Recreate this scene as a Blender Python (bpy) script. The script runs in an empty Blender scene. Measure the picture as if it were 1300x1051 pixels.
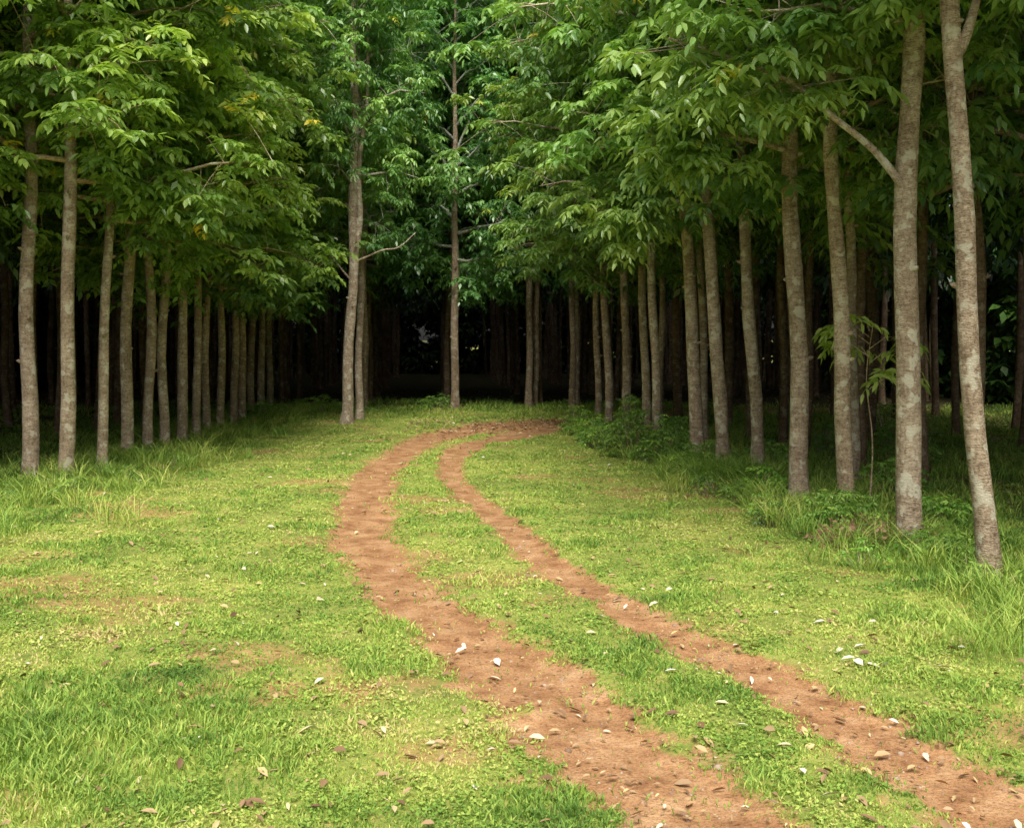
import bpy, math, numpy as np
from mathutils import Vector
rng=np.random.default_rng(7)
S=bpy.context.scene
COL=S.collection
Z=np.array([0,0,1.0])
def nrm(a): return a/np.maximum(np.linalg.norm(a,axis=-1,keepdims=True),1e-9)

# ---------------------------------------------------------------- noise
def fbm(x,y,scale,seed,octs=3):
    r=np.random.default_rng(seed); out=0; amp=1; tot=0
    for o in range(octs):
        k=2*np.pi/scale*(2.1**o)
        v=0
        for i in range(6):
            a=r.uniform(0,2*np.pi); kk=k*r.uniform(.6,1.3)
            v=v+np.sin(kk*(np.cos(a)*x+np.sin(a)*y)+r.uniform(0,6.28))
        out=out+amp*v/6**.5; tot+=amp; amp*=.55
    return out/tot   # approx -1..1
def sstep(a,b,x):
    t=np.clip((x-a)/(b-a),0,1); return t*t*(3-2*t)

# ---------------------------------------------------------------- path
def catmull(P,n=5):
    P=np.array(P,float); Q=np.vstack([2*P[0]-P[1],P,2*P[-1]-P[-2]]); out=[]
    for i in range(1,len(Q)-2):
        for t in np.linspace(0,1,n,endpoint=False):
            a,b,c,d=Q[i-1:i+3]
            out.append(.5*((2*b)+(c-a)*t+(2*a-5*b+4*c-d)*t*t+(3*b-a-3*c+d)*t**3))
    out.append(Q[-2]); return np.array(out)
RUT_L=catmull([(2.2,0,.3),(1.35,3,.34),(.85,4.73,.35),(.58,5.53,.36),(.34,6.26,.36),(.04,7.0,.34),(-.35,7.95,.33),(-.87,9.19,.32),(-1.38,10.9,.3),(-1.72,12.8,.3),(-2.01,15.5,.3),(-2.1,18.4,.32),(-2.0,21,.38),(-1.6,23.8,.5),(-.7,26,.75),(.8,27.8,.95),(2.8,29.6,1.0),(5.5,31.2,1.0),(12,33,1.0)])
RUT_R=catmull([(3.8,0,.3),(2.8,3,.32),(2.26,4.73,.31),(2.0,5.53,.3),(1.8,6.26,.26),(1.64,6.68,.24),(1.31,7.35,.22),(1.11,7.95,.21),(.88,8.65,.2),(.61,9.48,.2),(.23,10.9,.19),(-.04,12.25,.19),(-.38,14,.19),(-.82,16.3,.19),(-1.05,18.4,.2),(-.98,20.3,.26),(-.6,22.6,.35),(.1,24.5,.5),(1.2,27,.8)])
def ratio(x,y,PL):
    best=np.full(x.shape,99.)
    for i in range(len(PL)-1):
        a=PL[i];b=PL[i+1]; d=b[:2]-a[:2]; L2=(d**2).sum()
        t=np.clip(((x-a[0])*d[0]+(y-a[1])*d[1])/L2,0,1)
        dist=np.hypot(x-a[0]-t*d[0],y-a[1]-t*d[1]); w=a[2]+t*(b[2]-a[2])
        best=np.minimum(best,dist/w)
    return best
GS=.05; gx=np.arange(-13,13,GS); gy=np.arange(-1,36,GS)
GX,GY=np.meshgrid(gx,gy,indexing='ij')
RR=np.minimum(ratio(GX,GY,RUT_L),ratio(GX,GY,RUT_R))
RR=RR+.28*fbm(GX,GY,.8,1,4)+.3*fbm(GX,GY,.25,2,2)+.12*fbm(GX,GY,2.5,3,2)
MASK=1-sstep(.45,1.7,RR)
def mask(x,y):
    i=np.round((x+13)/GS).astype(int); j=np.round((y+1)/GS).astype(int)
    ok=(i>=0)&(i<len(gx))&(j>=0)&(j<len(gy))
    return np.where(ok,MASK[np.clip(i,0,len(gx)-1),np.clip(j,0,len(gy)-1)],0)
def bald(x,y):   # worn spots in the lawn
    return sstep(.15,.85,fbm(x,y,2.4,11,4))*.55+ .7*np.exp(-(((x+1.35)/1.0)**2+((y-6.6)/.55)**2))*sstep(-.5,.5,fbm(x,y,.5,4,2))
def rightx(y): return 5.15-.115*y
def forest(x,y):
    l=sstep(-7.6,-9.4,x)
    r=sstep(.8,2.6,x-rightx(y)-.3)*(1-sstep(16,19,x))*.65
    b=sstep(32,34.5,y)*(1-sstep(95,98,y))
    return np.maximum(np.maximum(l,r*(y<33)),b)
def height(x,y):
    return .035*fbm(x,y,5,21,2)+.010*fbm(x,y,.5,22,2)-.045*mask(x,y)

# ---------------------------------------------------------------- mesh util
class MB:
    def __init__(s): s.V=[];s.F=[];s.M=[];s.R=[];s.n=0
    def add(s,V,F,m=0,r=0.5):
        V=np.asarray(V,float).reshape(-1,3);F=np.asarray(F,int).reshape(-1,4)
        s.V.append(V);s.F.append(F+s.n);s.n+=len(V)
        s.M.append(np.full(len(F),m)); s.R.append(np.broadcast_to(np.asarray(r,float),(len(F),)).copy())
    def mesh(s,name,mats,smooth=True):
        V=np.vstack(s.V);F=np.vstack(s.F);M=np.concatenate(s.M);R=np.concatenate(s.R)
        me=bpy.data.meshes.new(name)
        me.vertices.add(len(V));me.vertices.foreach_set('co',V.astype(np.float32).ravel())
        me.loops.add(F.size);me.loops.foreach_set('vertex_index',F.astype(np.int32).ravel())
        me.polygons.add(len(F));me.polygons.foreach_set('loop_start',np.arange(0,F.size,4,dtype=np.int32))
        for m in mats: me.materials.append(m)
        me.polygons.foreach_set('material_index',M.astype(np.int32))
        me.polygons.foreach_set('use_smooth',np.full(len(F),smooth))
        a=me.attributes.new('rnd','FLOAT','FACE');a.data.foreach_set('value',R.astype(np.float32))
        me.update(calc_edges=True);me.validate()
        return me
def obj(name,me,parent=None,loc=(0,0,0),rotz=0,sc=1,color=None):
    o=bpy.data.objects.new(name,me);COL.objects.link(o)
    o.location=loc;o.rotation_euler=(0,0,rotz)
    o.scale=(sc,)*3 if np.isscalar(sc) else sc
    if parent: o.parent=parent
    if color: o.color=color
    return o
def tube(mb,P,R,sides=8,m=1,r=.5,lump=0):
    P=np.array(P,float);R=np.array(R,float);n=len(P)
    T=nrm(np.gradient(P,axis=0))
    ref=np.array([1,0,0.]) if abs(T[0][0])<.8 else np.array([0,1.,0])
    U=nrm(np.cross(T,ref));W=np.cross(T,U)
    a=np.linspace(0,2*np.pi,sides,endpoint=False)
    rad=R[:,None]*(1+lump*rng.normal(size=(n,sides)))
    V=P[:,None,:]+rad[...,None]*(np.cos(a)[None,:,None]*U[:,None,:]+np.sin(a)[None,:,None]*W[:,None,:])
    i=np.arange(n-1)[:,None];j=np.arange(sides)[None,:]
    F=np.stack([i*sides+j,i*sides+(j+1)%sides,(i+1)*sides+(j+1)%sides,(i+1)*sides+j],-1)
    mb.add(V,F,m,r)

# ---------------------------------------------------------------- materials
def newmat(name):
    m=bpy.data.materials.new(name);m.use_nodes=True;nt=m.node_tree;nt.nodes.clear()
    return m,nt,nt.nodes,nt.links
def ramp(N,stops,interp='LINEAR'):
    r=N.new('ShaderNodeValToRGB');r.color_ramp.interpolation=interp
    e=r.color_ramp.elements
    while len(e)<len(stops): e.new(.5)
    for k,(p,c) in enumerate(stops): e[k].position=p;e[k].color=(*c,1)
    return r
def mixc(N,L,f,a,b,mode='MIX'):
    x=N.new('ShaderNodeMix');x.data_type='RGBA';x.blend_type=mode
    for sck,v in ((x.inputs[0],f),(x.inputs[6],a),(x.inputs[7],b)):
        if hasattr(v,'is_linked'): L.new(v,sck)
        elif isinstance(v,tuple): sck.default_value=(*v,1)
        else: sck.default_value=v
    return x.outputs[2]
def noise(N,L,vec,scale,detail=4,rough=.6):
    n=N.new('ShaderNodeTexNoise');n.inputs['Scale'].default_value=scale
    n.inputs['Detail'].default_value=detail;n.inputs['Roughness'].default_value=rough
    if vec is not None:L.new(vec,n.inputs['Vector'])
    return n.outputs[0]
def leafmat(name,stops,trans=.3,rough=.42,tint=True,spec=.45):
    m,nt,N,L=newmat(name)
    at=N.new('ShaderNodeAttribute');at.attribute_name='rnd'
    r=ramp(N,stops);L.new(at.outputs['Fac'],r.inputs[0]);c=r.outputs[0]
    if tint:
        oi=N.new('ShaderNodeObjectInfo');c=mixc(N,L,1.0,c,oi.outputs['Color'],'MULTIPLY')
    p=N.new('ShaderNodeBsdfPrincipled');p.inputs['Roughness'].default_value=rough
    p.inputs['Specular IOR Level'].default_value=spec
    L.new(c,p.inputs['Base Color'])
    out=p.outputs[0]
    if trans>0:
        t=N.new('ShaderNodeBsdfTranslucent');L.new(mixc(N,L,1.0,c,(1.4,1.5,.6),'MULTIPLY'),t.inputs[0])
        x=N.new('ShaderNodeMixShader');x.inputs[0].default_value=trans
        L.new(p.outputs[0],x.inputs[1]);L.new(t.outputs[0],x.inputs[2]);out=x.outputs[0]
    o=N.new('ShaderNodeOutputMaterial');L.new(out,o.inputs[0]);return m
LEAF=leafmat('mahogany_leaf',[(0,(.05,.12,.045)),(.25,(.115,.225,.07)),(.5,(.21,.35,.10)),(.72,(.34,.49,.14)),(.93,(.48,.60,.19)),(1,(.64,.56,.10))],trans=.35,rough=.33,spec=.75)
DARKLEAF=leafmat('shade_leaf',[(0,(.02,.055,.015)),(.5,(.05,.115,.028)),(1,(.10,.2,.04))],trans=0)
GRASS=leafmat('grass_blade',[(0,(.09,.18,.035)),(.3,(.20,.34,.06)),(.6,(.37,.48,.10)),(.82,(.52,.54,.16)),(1,(.60,.50,.25))],trans=.2,rough=.6,tint=False,spec=.2)
WEED=leafmat('weed_leaf',[(0,(.09,.19,.045)),(.5,(.20,.36,.08)),(1,(.38,.54,.12))],trans=.3,tint=True)
DRY=leafmat('dry_leaf',[(0,(.14,.08,.045)),(.4,(.27,.16,.085)),(.7,(.38,.26,.14)),(.85,(.56,.43,.20)),(1,(.74,.71,.62))],trans=0,rough=.6,tint=False)
def barkmat():
    m,nt,N,L=newmat('mahogany_bark')
    tc=N.new('ShaderNodeTexCoord');oi=N.new('ShaderNodeObjectInfo')
    ad=N.new('ShaderNodeVectorMath');ad.operation='MULTIPLY_ADD';ad.inputs[1].default_value=(1,1,1)
    L.new(tc.outputs['Object'],ad.inputs[0]);L.new(oi.outputs['Random'],ad.inputs[2]);v=ad.outputs[0]
    mp=N.new('ShaderNodeMapping');mp.inputs['Scale'].default_value=(1,1,3.2);L.new(v,mp.inputs[0])
    mpv=N.new('ShaderNodeMapping');mpv.inputs['Scale'].default_value=(1,1,.35);L.new(v,mpv.inputs[0])
    n1=noise(N,L,mp.outputs[0],9,4,.7);n2=noise(N,L,v,2.3,2);n3=noise(N,L,mp.outputs[0],34,2,.7);n4=noise(N,L,mpv.outputs[0],30,2,.6)
    r1=ramp(N,[(.3,(.32,.26,.205)),(.48,(.49,.42,.34)),(.6,(.60,.53,.44)),(.75,(.72,.66,.57))]);L.new(n1,r1.inputs[0])
    r2=ramp(N,[(.35,(.72,.66,.59)),(.65,(1.1,1.07,1.02))]);L.new(n2,r2.inputs[0])
    c=mixc(N,L,1.0,r1.outputs[0],r2.outputs[0],'MULTIPLY')
    r3=ramp(N,[(.36,(.42,.38,.34)),(.5,(1,1,1))]);L.new(n3,r3.inputs[0])
    c=mixc(N,L,.85,c,r3.outputs[0],'MULTIPLY')
    r5=ramp(N,[(.36,(.6,.56,.52)),(.5,(1,1,1))]);L.new(n4,r5.inputs[0])
    c=mixc(N,L,.6,c,r5.outputs[0],'MULTIPLY')
    n5=noise(N,L,v,7,2);r4=ramp(N,[(.56,(0,0,0)),(.62,(1,1,1))]);L.new(n5,r4.inputs[0])
    s=N.new('ShaderNodeMath');s.operation='MULTIPLY';L.new(r4.outputs[0],s.inputs[0]);s.inputs[1].default_value=.65
    c=mixc(N,L,s.outputs[0],c,(.66,.66,.55))
    c=mixc(N,L,1.0,c,oi.outputs['Color'],'MULTIPLY')
    p=N.new('ShaderNodeBsdfPrincipled');p.inputs['Roughness'].default_value=.85;p.inputs['Specular IOR Level'].default_value=.2
    L.new(c,p.inputs['Base Color'])
    h=N.new('ShaderNodeMath');h.operation='ADD';L.new(n1,h.inputs[0]);L.new(n3,h.inputs[1])
    b=N.new('ShaderNodeBump');b.inputs['Strength'].default_value=.8;b.inputs['Distance'].default_value=.025
    L.new(h.outputs[0],b.inputs['Height']);L.new(b.outputs[0],p.inputs['Normal'])
    o=N.new('ShaderNodeOutputMaterial');L.new(p.outputs[0],o.inputs[0]);return m
BARK=barkmat()
def groundmat():
    m,nt,N,L=newmat('ground')
    tc=N.new('ShaderNodeTexCoord');v=tc.outputs['Object']
    ap=N.new('ShaderNodeAttribute');ap.attribute_name='path'
    af=N.new('ShaderNodeAttribute');af.attribute_name='forest'
    ab=N.new('ShaderNodeAttribute');ab.attribute_name='bald'
    nA=noise(N,L,v,1.2,3);nB=noise(N,L,v,14,4,.7);nC=noise(N,L,v,60,3,.7);nD=noise(N,L,v,4,4,.65)
    g=ramp(N,[(.3,(.14,.19,.045)),(.5,(.28,.33,.08)),(.68,(.38,.36,.14))]);L.new(nB,g.inputs[0])
    g2=ramp(N,[(.35,(.65,.7,.6)),(.65,(1.15,1.1,1.0))]);L.new(nA,g2.inputs[0])
    gc=mixc(N,L,1.0,g.outputs[0],g2.outputs[0],'MULTIPLY')
    so=ramp(N,[(.28,(.23,.11,.052)),(.5,(.39,.215,.105)),(.72,(.52,.33,.18))]);L.new(nD,so.inputs[0])
    so2=ramp(N,[(.32,(.62,.58,.55)),(.5,(1,1,1)),(.72,(1.18,1.16,1.14))]);L.new(nC,so2.inputs[0])
    sc=mixc(N,L,1.0,so.outputs[0],so2.outputs[0],'MULTIPLY')
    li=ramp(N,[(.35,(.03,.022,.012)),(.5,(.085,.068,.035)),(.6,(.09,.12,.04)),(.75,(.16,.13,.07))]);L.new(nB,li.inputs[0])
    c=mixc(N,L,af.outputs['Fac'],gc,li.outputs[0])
    bb=N.new('ShaderNodeMath');bb.operation='MULTIPLY_ADD';bb.inputs[1].default_value=.9;L.new(ab.outputs['Fac'],bb.inputs[0])
    x=N.new('ShaderNodeMath');x.operation='SUBTRACT';L.new(nB,x.inputs[0]);x.inputs[1].default_value=.5;L.new(x.outputs[0],bb.inputs[2])
    br=ramp(N,[(.15,(0,0,0)),(.6,(.8,.8,.8))]);L.new(bb.outputs[0],br.inputs[0])
    c=mixc(N,L,br.outputs[0],c,sc)
    pp=N.new('ShaderNodeMath');pp.operation='ADD';L.new(ap.outputs['Fac'],pp.inputs[0]);L.new(x.outputs[0],pp.inputs[1])
    pr=ramp(N,[(.22,(0,0,0)),(.6,(1,1,1))]);L.new(pp.outputs[0],pr.inputs[0])
    c=mixc(N,L,pr.outputs[0],c,sc)
    p=N.new('ShaderNodeBsdfPrincipled');p.inputs['Roughness'].default_value=.95;p.inputs['Specular IOR Level'].default_value=.1
    L.new(c,p.inputs['Base Color'])
    h=N.new('ShaderNodeMath');h.operation='MULTIPLY_ADD';h.inputs[1].default_value=.4;L.new(nC,h.inputs[0]);L.new(nB,h.inputs[2])
    b=N.new('ShaderNodeBump');b.inputs['Strength'].default_value=.6;b.inputs['Distance'].default_value=.035
    L.new(h.outputs[0],b.inputs['Height']);L.new(b.outputs[0],p.inputs['Normal'])
    o=N.new('ShaderNodeOutputMaterial');L.new(p.outputs[0],o.inputs[0]);return m
GROUND=groundmat()
def stonemat():
    m,nt,N,L=newmat('stone');tc=N.new('ShaderNodeTexCoord')
    r=ramp(N,[(.35,(.20,.13,.09)),(.65,(.42,.32,.24))]);L.new(noise(N,L,tc.outputs['Object'],6,2),r.inputs[0])
    p=N.new('ShaderNodeBsdfPrincipled');p.inputs['Roughness'].default_value=.9;L.new(r.outputs[0],p.inputs['Base Color'])
    o=N.new('ShaderNodeOutputMaterial');L.new(p.outputs[0],o.inputs[0]);return m
STONE=stonemat()

# ---------------------------------------------------------------- ground sheet
def axis(a,b,step,lo,hi):
    c=list(np.arange(a,b,step)); s=step; x=c[-1]
    while x<hi: s*=1.25; x+=s; c.append(x)
    s=step; x=a; pre=[]
    while x>lo: s*=1.25; x-=s; pre.append(x)
    return np.array(pre[::-1]+c)
xs=axis(-9,8,.06,-700,700);ys=axis(3,33,.08,-300,1200)
X,Y=np.meshgrid(xs,ys,indexing='ij');nx,ny=X.shape
mb=MB();i=np.arange(nx-1)[:,None];j=np.arange(ny-1)[None,:]
mb.add(np.stack([X,Y,height(X,Y)],-1),np.stack([i*ny+j,(i+1)*ny+j,(i+1)*ny+j+1,i*ny+j+1],-1),0,.5)
me=mb.mesh('ground',[GROUND])
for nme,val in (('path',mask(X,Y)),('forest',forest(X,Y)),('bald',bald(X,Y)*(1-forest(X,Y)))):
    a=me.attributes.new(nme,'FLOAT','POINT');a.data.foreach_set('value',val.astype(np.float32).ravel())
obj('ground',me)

# ---------------------------------------------------------------- grass
def blades(mb,x,y,h,w,r,lean=.5):
    n=len(x);a=rng.uniform(0,2*np.pi,n);b=rng.uniform(0,2*np.pi,n)
    z=height(x,y)-.005;base=np.stack([x,y,z],-1)
    ld=np.stack([np.cos(a),np.sin(a),0*a],-1);sd=np.stack([np.cos(b),np.sin(b),0*a],-1)
    le=(rng.uniform(.15,1,n)*lean)[:,None]*h[:,None]
    mid=base+Z*h[:,None]*.55+ld*le*.35;tip=base+Z*h[:,None]*rng.uniform(.75,1,n)[:,None]+ld*le
    V=np.stack([base,mid+sd*w[:,None]*.5,tip,mid-sd*w[:,None]*.5],1)
    F=np.arange(4*n).reshape(n,4);mb.add(V,F,0,r)
def sample(n,p,ylo,yhi,m=.53):
    u=rng.uniform(0,1,n);e=1.0001-p
    y=(ylo**e+u*(yhi**e-ylo**e))**(1/e)
    x=rng.uniform(-1,1,n)*(y*m+.8);return x,y
def gcol(x,y): return .51+.25*fbm(x,y,3.0,41,3)+.17*fbm(x,y,.7,42,3)
mb=MB()
x,y=sample(560000,1.2,4.2,34)
mk=mask(x,y);bd=bald(x,y);fo=forest(x,y)
dens=(1-sstep(.2,.95,mk))*(1-.75*bd)*(1-.5*fo)*(.3+.7*sstep(-.6,.4,fbm(x,y,.4,31,2)))
k=rng.uniform(0,1,len(x))<dens+.015;x,y,bd,fo=x[k],y[k],bd[k],fo[k]
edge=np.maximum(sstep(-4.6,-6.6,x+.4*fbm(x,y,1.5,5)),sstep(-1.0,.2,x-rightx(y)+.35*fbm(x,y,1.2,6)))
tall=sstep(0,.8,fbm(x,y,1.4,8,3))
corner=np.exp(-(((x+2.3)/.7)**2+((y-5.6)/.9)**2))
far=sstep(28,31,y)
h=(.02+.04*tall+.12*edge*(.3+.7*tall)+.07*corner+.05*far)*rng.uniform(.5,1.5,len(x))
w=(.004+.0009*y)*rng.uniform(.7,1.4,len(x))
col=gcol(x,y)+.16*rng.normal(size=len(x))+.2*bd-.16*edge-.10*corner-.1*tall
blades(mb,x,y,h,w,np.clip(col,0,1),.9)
x,y=sample(200000,1.3,4.2,30,.5)
mk=mask(x,y);bd=bald(x,y);dens=(1-sstep(.15,.7,mk))*(1-.75*bd)*(1-.6*forest(x,y))*sstep(-.3,.4,fbm(x,y,.9,51,3))
k=rng.uniform(0,1,len(x))<dens;x,y=x[k],y[k];n=len(x)
a=rng.uniform(0,6.28,n);s=(.006+.0009*y)*rng.uniform(.7,1.4,n)
c=np.stack([x,y,height(x,y)+rng.uniform(.008,.03,n)],-1)
u=nrm(np.stack([np.cos(a),np.sin(a),rng.normal(size=n)*.35],-1))*s[:,None];vv=nrm(np.stack([-np.sin(a),np.cos(a),rng.normal(size=n)*.35],-1))*s[:,None]*.6
mb.add(np.stack([c-u,c+vv,c+u,c-vv],1),np.arange(4*n).reshape(n,4),0,np.clip(gcol(x,y)-.04+.15*rng.normal(size=n),0,1))
obj('grass',mb.mesh('grass',[GRASS],False))

mb=MB()
def tuft(cx,cy,n,r,h,colr,lean=1.0,w=.008):
    a=rng.uniform(0,6.28,n);q=r*np.sqrt(rng.uniform(0,1,n));
    x=cx+np.cos(a)*q;y=cy+np.sin(a)*q
    blades(mb,x,y,h*rng.uniform(.5,1.2,n),np.full(n,w),np.clip(colr+.15*rng.normal(size=n),0,1),lean)
for k in range(620):
    if rng.random()<.6: yy=rng.uniform(7,30);xx=rightx(yy)+rng.normal()*.5-.05
    else: yy=rng.uniform(11,31);xx=-6.3+rng.normal()*.6
    if mask(np.array([xx]),np.array([yy]))[0]>.1: continue
    tuft(xx,yy,int(rng.uniform(30,90)),rng.uniform(.1,.3),rng.uniform(.12,.42),rng.uniform(.2,.7),1.2,.005+.0005*yy)
for k in range(500):
    yy=rng.uniform(9,31);xx=rightx(yy)+rng.uniform(.5,9)
    tuft(xx,yy,int(rng.uniform(30,70)),rng.uniform(.15,.4),rng.uniform(.1,.3),rng.uniform(.2,.6),1.1,.014)
for k in range(220):
    yy=rng.uniform(14,32);xx=-7-rng.uniform(.0,4)
    tuft(xx,yy,int(rng.uniform(30,60)),rng.uniform(.15,.4),rng.uniform(.1,.25),rng.uniform(.1,.5),1.1,.014)
for k in range(260):
    yy=rng.uniform(31.5,36);xx=rng.uniform(-12,6)
    tuft(xx,yy,40,.35,rng.uniform(.1,.25),rng.uniform(.1,.5),1.1,.02)
for k in range(90):
    x0,y0=sample(1,1.2,5,22,.42);x0,y0=float(x0[0]),float(y0[0])
    if mask(np.array([x0]),np.array([y0]))[0]>.1: continue
    tuft(x0,y0,int(rng.uniform(15,50)),rng.uniform(.05,.16),rng.uniform(.05,.12),rng.uniform(.15,.5),1.2,.004+.0005*y0)
obj('tall_grass',mb.mesh('tall_grass',[GRASS],False))
mb=MB();
for (cx,cy) in ((3.1,15.4),(2.85,15.9),(3.35,15.0)): tuft(cx,cy,420,.3,.5,.3,1.7,.011)
obj('grass_clump',mb.mesh('grass_clump',[GRASS],False))

# ---------------------------------------------------------------- foliage
def foliage(mb,P,O,Lr,nleaf,npair,ll,lw,srnd,m=0,droop=.55,hexa=True):
    N=len(P);mm=2*npair+1
    k=np.arange(nleaf)[None,:]
    a=rng.uniform(0,6.28,(N,1))+k*2*np.pi/nleaf+rng.normal(size=(N,nleaf))*.3
    d=np.stack([np.cos(a),np.sin(a),rng.uniform(-.35,.75,a.shape)],-1)+O[:,None,:]*.55
    d=nrm(d);L=Lr*rng.uniform(.65,1.25,(N,nleaf))
    dr=droop*rng.uniform(.5,1.8,(N,nleaf))
    t=np.concatenate([np.repeat((np.arange(npair)+1.)/(npair+.6),2),[1.0]])
    sg=np.concatenate([np.tile([1.,-1.],npair),[0.]])
    T=nrm(d[:,:,None,:]-Z*(2*dr[:,:,None,None]*t[None,None,:,None]*.7))
    pos=P[:,None,None,:]+d[:,:,None,:]*(L[:,:,None]*t)[...,None]-Z*((dr*L)[:,:,None]*t**2)[...,None]*.7
    Sd=nrm(np.cross(T,Z))
    D=nrm(T*(.55+.6*(sg==0))[None,None,:,None]+Sd*sg[None,None,:,None]*.9-Z*.38+rng.normal(size=T.shape)*.25)
    W=nrm(np.cross(D,Z+rng.normal(size=T.shape)*.4));Nn=np.cross(W,D)
    sz=rng.uniform(.7,1.2,T.shape[:3])[...,None]*(1-.25*np.abs(t-.55))[None,None,:,None]
    l=ll*sz;w=lw*sz*.5
    n=N*nleaf*mm
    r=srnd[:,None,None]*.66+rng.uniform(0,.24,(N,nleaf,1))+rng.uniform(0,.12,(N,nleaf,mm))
    yl=rng.random((N,nleaf,1))<.005
    r=np.where(yl,1.0,np.minimum(r,.95)).reshape(-1)
    if hexa:
        V=np.stack([pos,pos+D*l*.28+W*w+Nn*w*.3,pos+D*l*.66+W*w*.85+Nn*w*.2-Z*l*.04,pos+D*l-Z*l*.13,pos+D*l*.66-W*w*.85+Nn*w*.2-Z*l*.04,pos+D*l*.28-W*w+Nn*w*.3],-2).reshape(n,6,3)
        b=np.arange(n)[:,None]*6
        F=np.concatenate([b+np.array([[0,1,2,3]]),b+np.array([[0,3,4,5]])],1);r=np.repeat(r,2)
    else:
        V=np.stack([pos,pos+D*l*.45+W*w*1.2+Nn*w*.3,pos+D*l-Z*l*.1,pos+D*l*.45-W*w*1.2+Nn*w*.3],-2).reshape(n,4,3)
        F=np.arange(4*n).reshape(n,4)
    mb.add(V.reshape(-1,3),F.reshape(-1,4),m,r)
def crown(name,H,rmax,nbr,nsp,nleaf,npair,ll,lw,Lr,mat,spread=.55,low=.92,twigs=True,hexa=True):
    mb=MB();P=[];O=[];R=[];az=rng.uniform(0,6.28)
    for b in range(nbr):
        f=(b+.5)/nbr; z0=H*f**1.05
        az+=2.4+rng.normal()*.3
        prof=low+(1-low)*sstep(0,.3,f); prof*=1-.72*sstep(.5,1.0,f)
        Lb=rmax*prof*rng.uniform(.65,1.2)
        h=np.array([math.cos(az),math.sin(az),0]);rise=rng.uniform(.2,1.0)*(1 if f>.12 else .3)
        tt=np.linspace(0,1,6)[:,None]
        br=np.array([0,0,z0])+h*Lb*tt+Z*(Lb*(rise*tt*1.4-.85*rise*tt**2))+np.cumsum(rng.normal(size=(6,3))*.045,axis=0)*(tt>0)
        if twigs: tube(mb,br,np.linspace(.03+.01*(1-f)*2,.008,6)*(Lb/rmax)**.5,5,1)
        cb=rng.uniform(0,1)
        for s in range(nsp):
            t=1-rng.uniform(0,.78)**1.1*.95;t=max(t,.18)
            q=np.array([np.interp(t,tt[:,0],br[:,c]) for c in range(3)])
            off=rng.normal(size=3)*spread*np.array([.62,.62,.7])*(.5+.5*t)
            p=q+off
            if twigs: tube(mb,[q,q+off*.5+Z*.03,p],[.008,.006,.004],3,1)
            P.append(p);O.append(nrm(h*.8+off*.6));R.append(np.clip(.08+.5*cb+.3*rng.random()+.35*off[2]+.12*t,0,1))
    for s in range(nsp):
        p=np.array([0,0,H])+rng.normal(size=3)*.4;P.append(p);O.append(Z);R.append(rng.random())
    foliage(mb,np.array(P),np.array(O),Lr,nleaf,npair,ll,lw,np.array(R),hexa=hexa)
    return mb.mesh(name,[mat,BARK],True)
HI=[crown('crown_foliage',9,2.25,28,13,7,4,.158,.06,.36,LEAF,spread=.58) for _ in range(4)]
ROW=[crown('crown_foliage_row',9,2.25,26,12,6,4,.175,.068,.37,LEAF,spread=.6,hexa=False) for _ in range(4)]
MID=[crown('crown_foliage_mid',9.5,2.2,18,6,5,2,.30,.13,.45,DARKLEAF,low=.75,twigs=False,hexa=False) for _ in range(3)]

def trunkpath(H,zc,lean,bend,n=22):
    z=np.concatenate([[-.15,0,.12,.3],np.linspace(.6,H,n)])
    f=np.clip(z/zc,0,1)
    ph=rng.uniform(0,6.28);amp=rng.uniform(.01,.035)
    x=lean[0]*f+bend[0]*np.sin(np.pi*f)+amp*np.sin(z*1.7+ph)*np.clip(z,0,1)
    y=lean[1]*f+bend[1]*np.sin(np.pi*f)+amp*np.cos(z*1.4+ph)*np.clip(z,0,1)
    return np.stack([x,y,z],-1)
def trunkmesh(H,zc,d,lean=(0,0),bend=(0,0),sides=14,fork=None):
    mb=MB();P=trunkpath(H,zc,lean,bend)
    z=P[:,2];r=d/2*(1-.18*np.clip(z/zc,0,1))*(1-.85*np.clip((z-zc)/(H-zc),0,1))*(1+.38*np.exp(-np.clip(z,0,9)/.16))
    r*=1+.03*rng.normal(size=len(r));tube(mb,P,r,sides,0,.5,.03)
    for q in range(3):
        zz=rng.uniform(1.5,zc);c=np.array([np.interp(zz,z,P[:,k]) for k in range(3)]);a=rng.uniform(0,6.28)
        hh=np.array([math.cos(a),math.sin(a),.3]);tube(mb,[c+hh*d*.25,c+hh*(d*.5+.02),c+hh*(d*.5+.05)],[.035,.026,.004],6,0)
    if fork:
        for (z0,pts,rr) in fork:
            c=np.array([np.interp(z0,z,P[:,k]) for k in range(3)])
            Q=np.array([c]+[c+np.array(p) for p in pts])
            Q=catmull(Q,4);tube(mb,Q,np.linspace(rr,rr*.35,len(Q)),9,0,.5,.03)
    return mb.mesh('trunk',[BARK]),P
cnt=0
def tree(x,y,d,zc,lean=(0,0),bend=(0,0),tint=(1,1,1),bt=(1,1,1),fork=None,extra=None,sc=1.0,scz=1.0,hi=False,name='mahogany_tree'):
    global cnt;cnt+=1
    z=float(height(np.array([x]),np.array([y]))[0])
    e=bpy.data.objects.new(name,None);COL.objects.link(e);e.location=(x,y,z);e.empty_display_size=.3
    me,P=trunkmesh(zc+8.8*scz,zc,d,lean,bend,fork=fork)
    obj('trunk',me,e,color=(*bt,1))
    v=(HI if hi else ROW)[cnt%4]
    obj('crown',v,e,(lean[0],lean[1],zc),rng.uniform(0,6.28),(sc,sc,scz),(*tint,1))
    if extra: extra(e)
    return e
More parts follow.
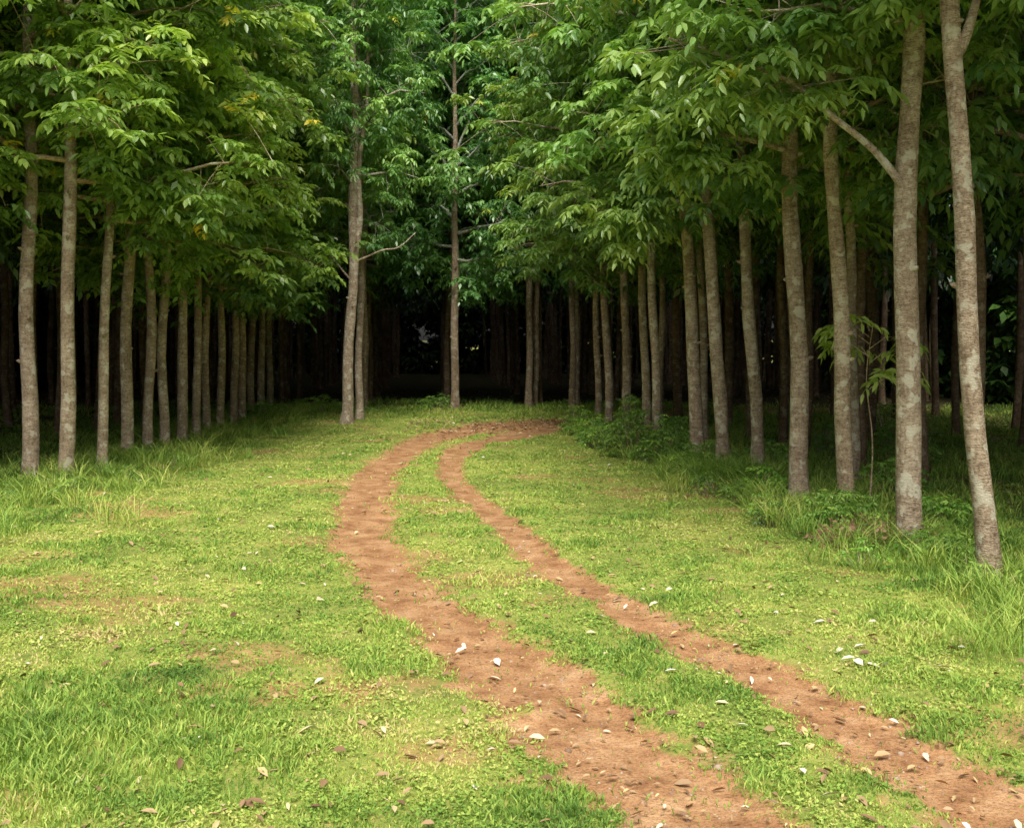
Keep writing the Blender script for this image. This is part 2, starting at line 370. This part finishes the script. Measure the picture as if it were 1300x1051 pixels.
def jit(c,a=.12):
    s=1+rng.normal()*a;return (c[0]*s*(1+rng.normal()*.05),c[1]*s,c[2]*s*(1+rng.normal()*.06))
def jb(c=(1,.97,.92),a=.08):
    s=1+rng.normal()*a;return (c[0]*s,c[1]*s*(1+rng.normal()*.01),c[2]*s*(1+rng.normal()*.02))
def limb(e,pts,r0,sprigs=18,tint=(1,1,1)):
    mb=MB();Q=catmull(pts,5);tube(mb,Q,np.linspace(r0,r0*.3,len(Q)),8,1,.5,.03)
    n=len(Q);P=[];O=[]
    for s in range(sprigs):
        t=1-rng.uniform(0,.5)**1.1
        q=Q[int(t*(n-1))];off=rng.normal(size=3)*.28
        tube(mb,[q,q+off*.5,q+off],[.008,.006,.004],4,1);P.append(q+off);O.append(nrm(off))
    foliage(mb,np.array(P),np.array(O),.36,7,4,.155,.058,rng.uniform(.3,.9,len(P)))
    obj('limb',mb.mesh('limb',[LEAF,BARK]),e,color=(*tint,1))
R=[(4.17,9.64,.19,5.2,(-.30,.1),(-.03,0)),(4.01,11.1,.25,5.2,(.06,.1),(-.06,0)),(3.98,13.07,.20,4.6,(-.2,0),(0,0)),(3.57,13.7,.24,4.4,(-.12,0),(.02,0)),
(3.74,16.8,.20,4.3,(-.25,0),(.03,0)),(3.28,17.1,.22,4.3,(-.28,0),(.02,0)),(3.06,18.2,.23,4.3,(-.22,0),(.03,0)),(2.72,20.7,.18,4.0,(-.1,0),(0,0)),(2.76,22.6,.19,3.8,(-.1,0),(0,0)),
(2.50,24.2,.2,3.8,(-.02,0),(0,0)),(2.18,24.9,.2,3.6,(-.12,0),(0.04,0)),(2.08,26.6,.17,3.5,(-.05,0),(0,0)),(4.75,15.3,.15,4.2,(-.1,0),(.03,0)),(3.75,21.4,.16,4.0,(-.1,0),(0,0)),(3.3,24.6,.16,3.8,(.05,0),(0,0))]
for k,(x,y,d,zc,ln,bn) in enumerate(R):
    ex=None;fk=None
    if k==0: fk=[(4.55,[(.12,0,.25),(.28,.1,.7),(.55,.2,1.6)],.06)]
    if k==1:
        ex=lambda e:limb(e,[(-.05,0,3.6),(-.35,.05,4.0),(-.75,.1,4.35),(-1.2,.2,4.75),(-1.9,.3,5.05),(-2.4,.3,5.2)],.045,30)
    if k==3: ex=lambda e:limb(e,[(-.1,0,4.4),(-.6,-.2,4.5),(-1.3,-.3,4.6),(-1.9,-.3,4.5)],.045,30)
    if k==5: ex=lambda e:limb(e,[(-.2,0,4.0),(-.7,-.1,4.2),(-1.4,-.2,4.2),(-2.0,-.2,4.0)],.04,34)
    tree(x,y,d,zc,ln,bn,tint=jit((1.05,1.05,1.0)),bt=jb(),fork=fk,extra=ex,hi=k<12,sc=1.05)
tree(4.5,7.4,.22,5.8,(0,0),tint=jit((1.1,1.1,1)))
Lr=[(-7.15,16.4,.23,4.6,(-.02,0)),(-6.59,16.3,.22,4.3,(.05,0)),(-6.5,17.5,.17,3.9,(.12,0)),(-6.7,19.2,.22,3.7,(.03,0)),(-6.53,19.8,.19,3.6,(.02,0)),(-6.42,20.4,.18,3.5,(0,0)),(-6.4,21.4,.21,3.4,(0,0)),
(-6.38,22.3,.18,3.3,(0.03,0)),(-6.5,23.5,.17,3.2,(0,0)),(-6.5,24.6,.18,3.1,(0,0)),(-6.55,26,.19,3.1,(0,0)),(-6.65,27.2,.2,3.2,(0,0)),(-6.8,28.8,.2,3.3,(0,0)),(-6.9,30.4,.2,3.5,(0,0)),(-7.0,32,.2,3.6,(0,0))]
for k,(x,y,d,zc,ln) in enumerate(Lr):
    t=(1.35,1.22,.95) if k<2 else (1.2,1.15,.98) if k<7 else (1.08,1.1,1.0)
    tree(x,y,d,zc,ln,(rng.normal()*.02,0),tint=jit(t),bt=jb(),hi=k<3,sc=1.12)
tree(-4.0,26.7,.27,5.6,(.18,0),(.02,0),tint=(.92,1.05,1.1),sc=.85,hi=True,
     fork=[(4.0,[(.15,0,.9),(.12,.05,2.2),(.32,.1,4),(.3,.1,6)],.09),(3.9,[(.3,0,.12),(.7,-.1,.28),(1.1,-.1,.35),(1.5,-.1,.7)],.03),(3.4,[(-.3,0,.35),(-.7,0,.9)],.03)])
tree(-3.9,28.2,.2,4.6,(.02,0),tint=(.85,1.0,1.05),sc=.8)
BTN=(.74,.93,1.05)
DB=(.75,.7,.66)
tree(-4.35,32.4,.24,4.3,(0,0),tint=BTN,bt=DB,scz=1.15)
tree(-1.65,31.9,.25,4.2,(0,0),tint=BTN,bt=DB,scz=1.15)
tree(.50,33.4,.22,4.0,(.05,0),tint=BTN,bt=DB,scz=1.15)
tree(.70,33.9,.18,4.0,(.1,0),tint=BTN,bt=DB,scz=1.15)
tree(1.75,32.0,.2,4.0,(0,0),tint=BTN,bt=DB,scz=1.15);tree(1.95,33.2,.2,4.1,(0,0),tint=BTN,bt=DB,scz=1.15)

# ---------------------------------------------------------------- plantation mass behind
forest_root=bpy.data.objects.new('background_forest',None);COL.objects.link(forest_root)
BT=[trunkmesh(13,4,.19,(rng.normal()*.12,rng.normal()*.1),(rng.normal()*.03,0),8)[0] for _ in range(7)]
allp=np.vstack([RUT_L[:,:2],RUT_R[:,:2]])
fc=0
def ftree(x,y,dark=.9,every=1,front=False,tn=BTN):
    global fc
    x+=rng.normal()*.13;y+=rng.normal()*.22
    if np.min(np.hypot(allp[:,0]-x,allp[:,1]-y))<1.3: return
    s=rng.uniform(.85,1.15);fc+=1
    obj('forest_trunk',BT[rng.integers(7)],forest_root,(x,y,-.03),rng.uniform(0,6.28),(s*rng.uniform(.8,1.2),s*rng.uniform(.8,1.2),1),(.5,.43,.37,1))
    if front:
        obj('forest_crown',ROW[rng.integers(4)],forest_root,(x,y,rng.uniform(3.8,4.4)),rng.uniform(0,6.28),(s*1.1,s*1.1,1.22),(*jit(tn),1))
    elif fc%every==0:
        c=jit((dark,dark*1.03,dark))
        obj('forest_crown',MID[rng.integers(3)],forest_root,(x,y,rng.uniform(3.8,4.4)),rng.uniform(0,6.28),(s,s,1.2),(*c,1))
for k in range(-6,9):
    for yy in np.arange(34.3,66,1.7):
        ftree(-4.3+2.65*k-.075*(yy-32),yy,.8,1 if yy<38 else 2,front=(yy<37 and -2<=k<=4))
for k in range(1,6):
    for yy in np.arange(9,33.5,1.7): 
        ftree(-6.9-2.4*k-(.01*yy),yy+.8*(k%2),1.0,1 if k<2 else 2,front=(k==1 and yy<24),tn=(1,1,1))
for k in range(1,5):
    for yy in np.arange(6,33,1.8): 
        if not (k==1 and yy<9): ftree(rightx(yy)+2.35*k,yy+.8*(k%2),1.0,1 if k<2 else 2,front=(k==1 and yy<24),tn=(1,1,1))
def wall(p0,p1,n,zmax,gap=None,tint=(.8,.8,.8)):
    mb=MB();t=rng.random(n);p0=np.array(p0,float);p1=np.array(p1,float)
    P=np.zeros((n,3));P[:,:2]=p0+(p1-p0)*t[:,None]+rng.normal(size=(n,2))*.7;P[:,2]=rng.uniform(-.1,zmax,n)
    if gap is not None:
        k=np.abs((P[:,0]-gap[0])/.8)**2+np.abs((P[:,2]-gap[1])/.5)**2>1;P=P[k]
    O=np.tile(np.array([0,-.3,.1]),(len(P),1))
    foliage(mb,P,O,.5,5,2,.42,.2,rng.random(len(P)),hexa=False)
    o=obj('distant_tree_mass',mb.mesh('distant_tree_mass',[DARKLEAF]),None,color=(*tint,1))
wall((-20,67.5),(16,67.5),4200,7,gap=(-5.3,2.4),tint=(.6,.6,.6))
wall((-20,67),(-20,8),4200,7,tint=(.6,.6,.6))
wall((17,67),(17,6),4200,7,tint=(1.6,1.6,1.2))  # brighter leaf tint paints in light from the open ground beyond

# ---------------------------------------------------------------- undergrowth
def shrub(name,x,y,r,h,n,ll,tint,nleaf=5,npair=2):
    mb=MB();P=[];O=[]
    for k in range(n):
        a=rng.uniform(0,6.28);q=r*math.sqrt(rng.random());zz=h*rng.uniform(.2,1)*(1-.5*(q/r)**2)
        p=np.array([q*math.cos(a),q*math.sin(a),zz]);tube(mb,[(p[0]*.4,p[1]*.4,-.05),(p[0]*.75,p[1]*.75,zz*.5),p],[.008,.006,.003],4,1)
        P.append(p);O.append(nrm(p+Z*.2))
    foliage(mb,np.array(P),np.array(O),.14*ll/.07,nleaf,npair,ll,ll*.45,rng.uniform(0,1,n))
    z=float(height(np.array([x]),np.array([y]))[0])
    obj(name,mb.mesh(name,[WEED,BARK]),None,(x,y,z),color=(*tint,1))
for (x,y,r,h,n) in ((2.15,19.6,.55,.65,100),(2.6,18.4,.55,.6,100),(1.85,21.5,.5,.55,80),(1.65,24,.45,.55,70),(2.9,20.2,.4,.8,60),(1.5,26.0,.4,.55,50),(3.1,17.3,.4,.5,60),(2.5,22.8,.35,1.0,50),(4.2,18,.4,.5,40),(2.25,20.6,.3,1.3,40),(1.75,22.8,.4,.5,60),
    (3.6,12.3,.35,.4,50),(4.15,10.4,.3,.3,40),(3.3,14.5,.35,.4,50),(4.5,9.0,.3,.3,36),
    (-6.9,26.0,.4,.45,35),(-6.6,28.6,.4,.6,35),(-6.0,30.2,.5,.5,40),(-7.3,22,.4,.35,35),(-4.3,30.6,.5,.5,40),(-5.4,31.4,.6,.55,45),(-2.2,32.8,.6,.5,45),(5.2,15,.45,.5,45),(6.3,17.5,.5,.6,45),(5.6,20,.5,.6,45),(7.5,21,.6,.7,50),(4.9,12.5,.35,.35,35),(8.5,25,.6,.7,50)):
    shrub('shrub',x,y,r,h,n,.062,jit((1.15,1.15,1),.12))
for k in range(70):
    yy=rng.uniform(8.5,27);shrub('weed',rightx(yy)+rng.uniform(-.9,.5),yy,.22,.26,18,.042,jit((1.15,1.15,1),.2),4,2)
for k in range(28):
    yy=rng.uniform(14,30);shrub('weed',-6.4+rng.normal()*.5,yy,.2,.25,16,.048,jit((1.1,1.1,1),.2),4,2)
mb=MB();st=catmull([(0,0,-.05),(.04,0,.8),(-.03,.02,1.6),(.05,0,2.3)],5);tube(mb,st,np.linspace(.012,.005,len(st)),6,1)
P=[];O=[]
for k in range(10):
    a=k*2.4;zz=rng.uniform(1.5,2.4);p=np.array([.42*math.cos(a),.3*math.sin(a),zz]);tube(mb,[(0,0,zz-.15),p*[.5,.5,1],p],[.008,.006,.003],4,1);P.append(p);O.append(nrm(p*[1,1,0]))
foliage(mb,np.array(P),np.array(O),.26,4,3,.17,.055,rng.uniform(.7,1,10))
obj('sapling',mb.mesh('sapling',[LEAF,BARK]),None,(4.5,13.9,0),color=(1.25,1.15,1,1))
mb=MB();
for k in range(220):
    a=rng.uniform(0,6.28);q=.5*math.sqrt(rng.random());c=np.array([q*math.cos(a)*1.1,q*math.sin(a)*.6,rng.uniform(0,.3)*(1-q)])
    d=nrm(rng.normal(size=3)*[1,1,.6]);l=rng.uniform(.1,.3);tube(mb,[c-d*l*.5,c+Z*.03*rng.normal(),c+d*l*.5],[.003,.003,.002],3,0,rng.uniform(0,.6))
n=600;c=np.stack([rng.normal(size=n)*.3,rng.normal(size=n)*.2,np.abs(rng.normal(size=n))*.1+.01],-1)
u=nrm(rng.normal(size=(n,3)))*.035;w2=nrm(np.cross(u,rng.normal(size=(n,3))))*.014
mb.add(np.stack([c-u,c+w2,c+u,c-w2],1),np.arange(4*n).reshape(n,4),0,rng.uniform(0,.55,n))
obj('brushwood_pile',mb.mesh('brushwood_pile',[DRY],False),None,(3.62,11.2,0))

# fallen leaves
mb=MB()
def fallen(x,y,s,r):
    n=len(x);a=rng.uniform(0,6.28,n);c=np.stack([x,y,height(x,y)+rng.uniform(.012,.035,n)],-1)
    u=nrm(np.stack([np.cos(a),np.sin(a),rng.normal(size=n)*.25],-1));v=nrm(np.stack([-np.sin(a),np.cos(a),rng.normal(size=n)*.4],-1))
    s=s[:,None];up=Z*s*.2
    V=np.stack([c-u*s,c-u*s*.3+v*s*.38+up,c+u*s*.4+v*s*.32+up,c+u*s,c+u*s*.4-v*s*.32+up,c-u*s*.3-v*s*.38+up],1)
    b=np.arange(n)[:,None]*6;mb.add(V.reshape(-1,3),np.concatenate([b+np.array([[0,1,2,3]]),b+np.array([[0,3,4,5]])],1).reshape(-1,4),0,np.repeat(r,2))
x,y=sample(1700,1.0,4.5,29,.45);k=(x>-6.5);x,y=x[k],y[k];fallen(x,y,rng.uniform(.015,.05,len(x)),rng.uniform(0,1,len(x))**.8)
x,y=sample(5000,1.1,4.5,29,.45);k=(mask(x,y)>.3);x,y=x[k],y[k];fallen(x,y,rng.uniform(.006,.026,len(x)),rng.uniform(.1,.95,len(x)))
n=1300;x=rng.uniform(-2.5,3.5,n);y=27+.55*(x+.5)+rng.normal(size=n)*1.3;fallen(x,y,rng.uniform(.02,.06,n),rng.uniform(0,.95,n))
n=9000;x=rng.uniform(-20,14,n);y=rng.uniform(8,45,n);k=forest(x,y)>.5;x,y=x[k],y[k];fallen(x,y,rng.uniform(.03,.08,len(x)),rng.uniform(0,.6,len(x)))
fallen(np.array([-1.1,-.1,2.25,2.31,2.18,1.0,.1,-.35,.9,1.6]),np.array([8.0,7.3,6.9,6.86,6.95,6.9,12.6,7.6,15.8,18]),np.array([.065,.06,.07,.06,.06,.05,.07,.05,.08,.08]),np.full(10,.98))
obj('fallen_leaves',mb.mesh('fallen_leaves',[DRY]))
mb=MB()
x,y=sample(3500,1.1,4.5,25,.45);k=(mask(x,y)>.5);x,y=x[k],y[k]
for a,b in zip(x,y):
    s=rng.uniform(.003,.010)*(1 if rng.random()>.03 else 2.6);z=float(height(np.array([a]),np.array([b]))[0])
    tube(mb,[(a,b,z-s*.3),(a,b,z),(a+s*.1,b,z+s*.6),(a,b,z+s*.85)],[s*.9,s*1.1,s*.8,s*.1],6,0,.5,.15)
obj('pebbles',mb.mesh('pebbles',[STONE]))

# ---------------------------------------------------------------- light
el,azm=math.radians(52),math.radians(181)
D=Vector((math.sin(azm)*math.cos(el),math.cos(azm)*math.cos(el),math.sin(el)))
w=bpy.data.worlds.new('World');S.world=w;w.use_nodes=True;nt=w.node_tree
bg=nt.nodes['Background'];sk=nt.nodes.new('ShaderNodeTexSky');sk.sky_type='NISHITA';sk.sun_disc=False
sk.sun_elevation=el;sk.sun_rotation=azm;sk.dust_density=5;sk.air_density=1;sk.ozone_density=.3
nt.links.new(sk.outputs[0],bg.inputs[0]);bg.inputs[1].default_value=.15
sl=bpy.data.lights.new('sun','SUN');sl.energy=4.7;sl.angle=math.radians(32);sl.color=(1,.965,.88)
so=bpy.data.objects.new('sun',sl);COL.objects.link(so);so.rotation_euler=(-D).to_track_quat('-Z','Y').to_euler();so.location=(0,0,40)
# ---------------------------------------------------------------- camera
cd=bpy.data.cameras.new('camera');cd.sensor_width=36;cd.lens=38.8;cd.shift_y=-.0735;cd.clip_end=3000
co=bpy.data.objects.new('camera',cd);COL.objects.link(co);co.location=(0,0,2.1);co.rotation_euler=(math.radians(90),0,0)
S.camera=co
S.view_settings.view_transform='Standard';S.view_settings.look='None';S.view_settings.exposure=0
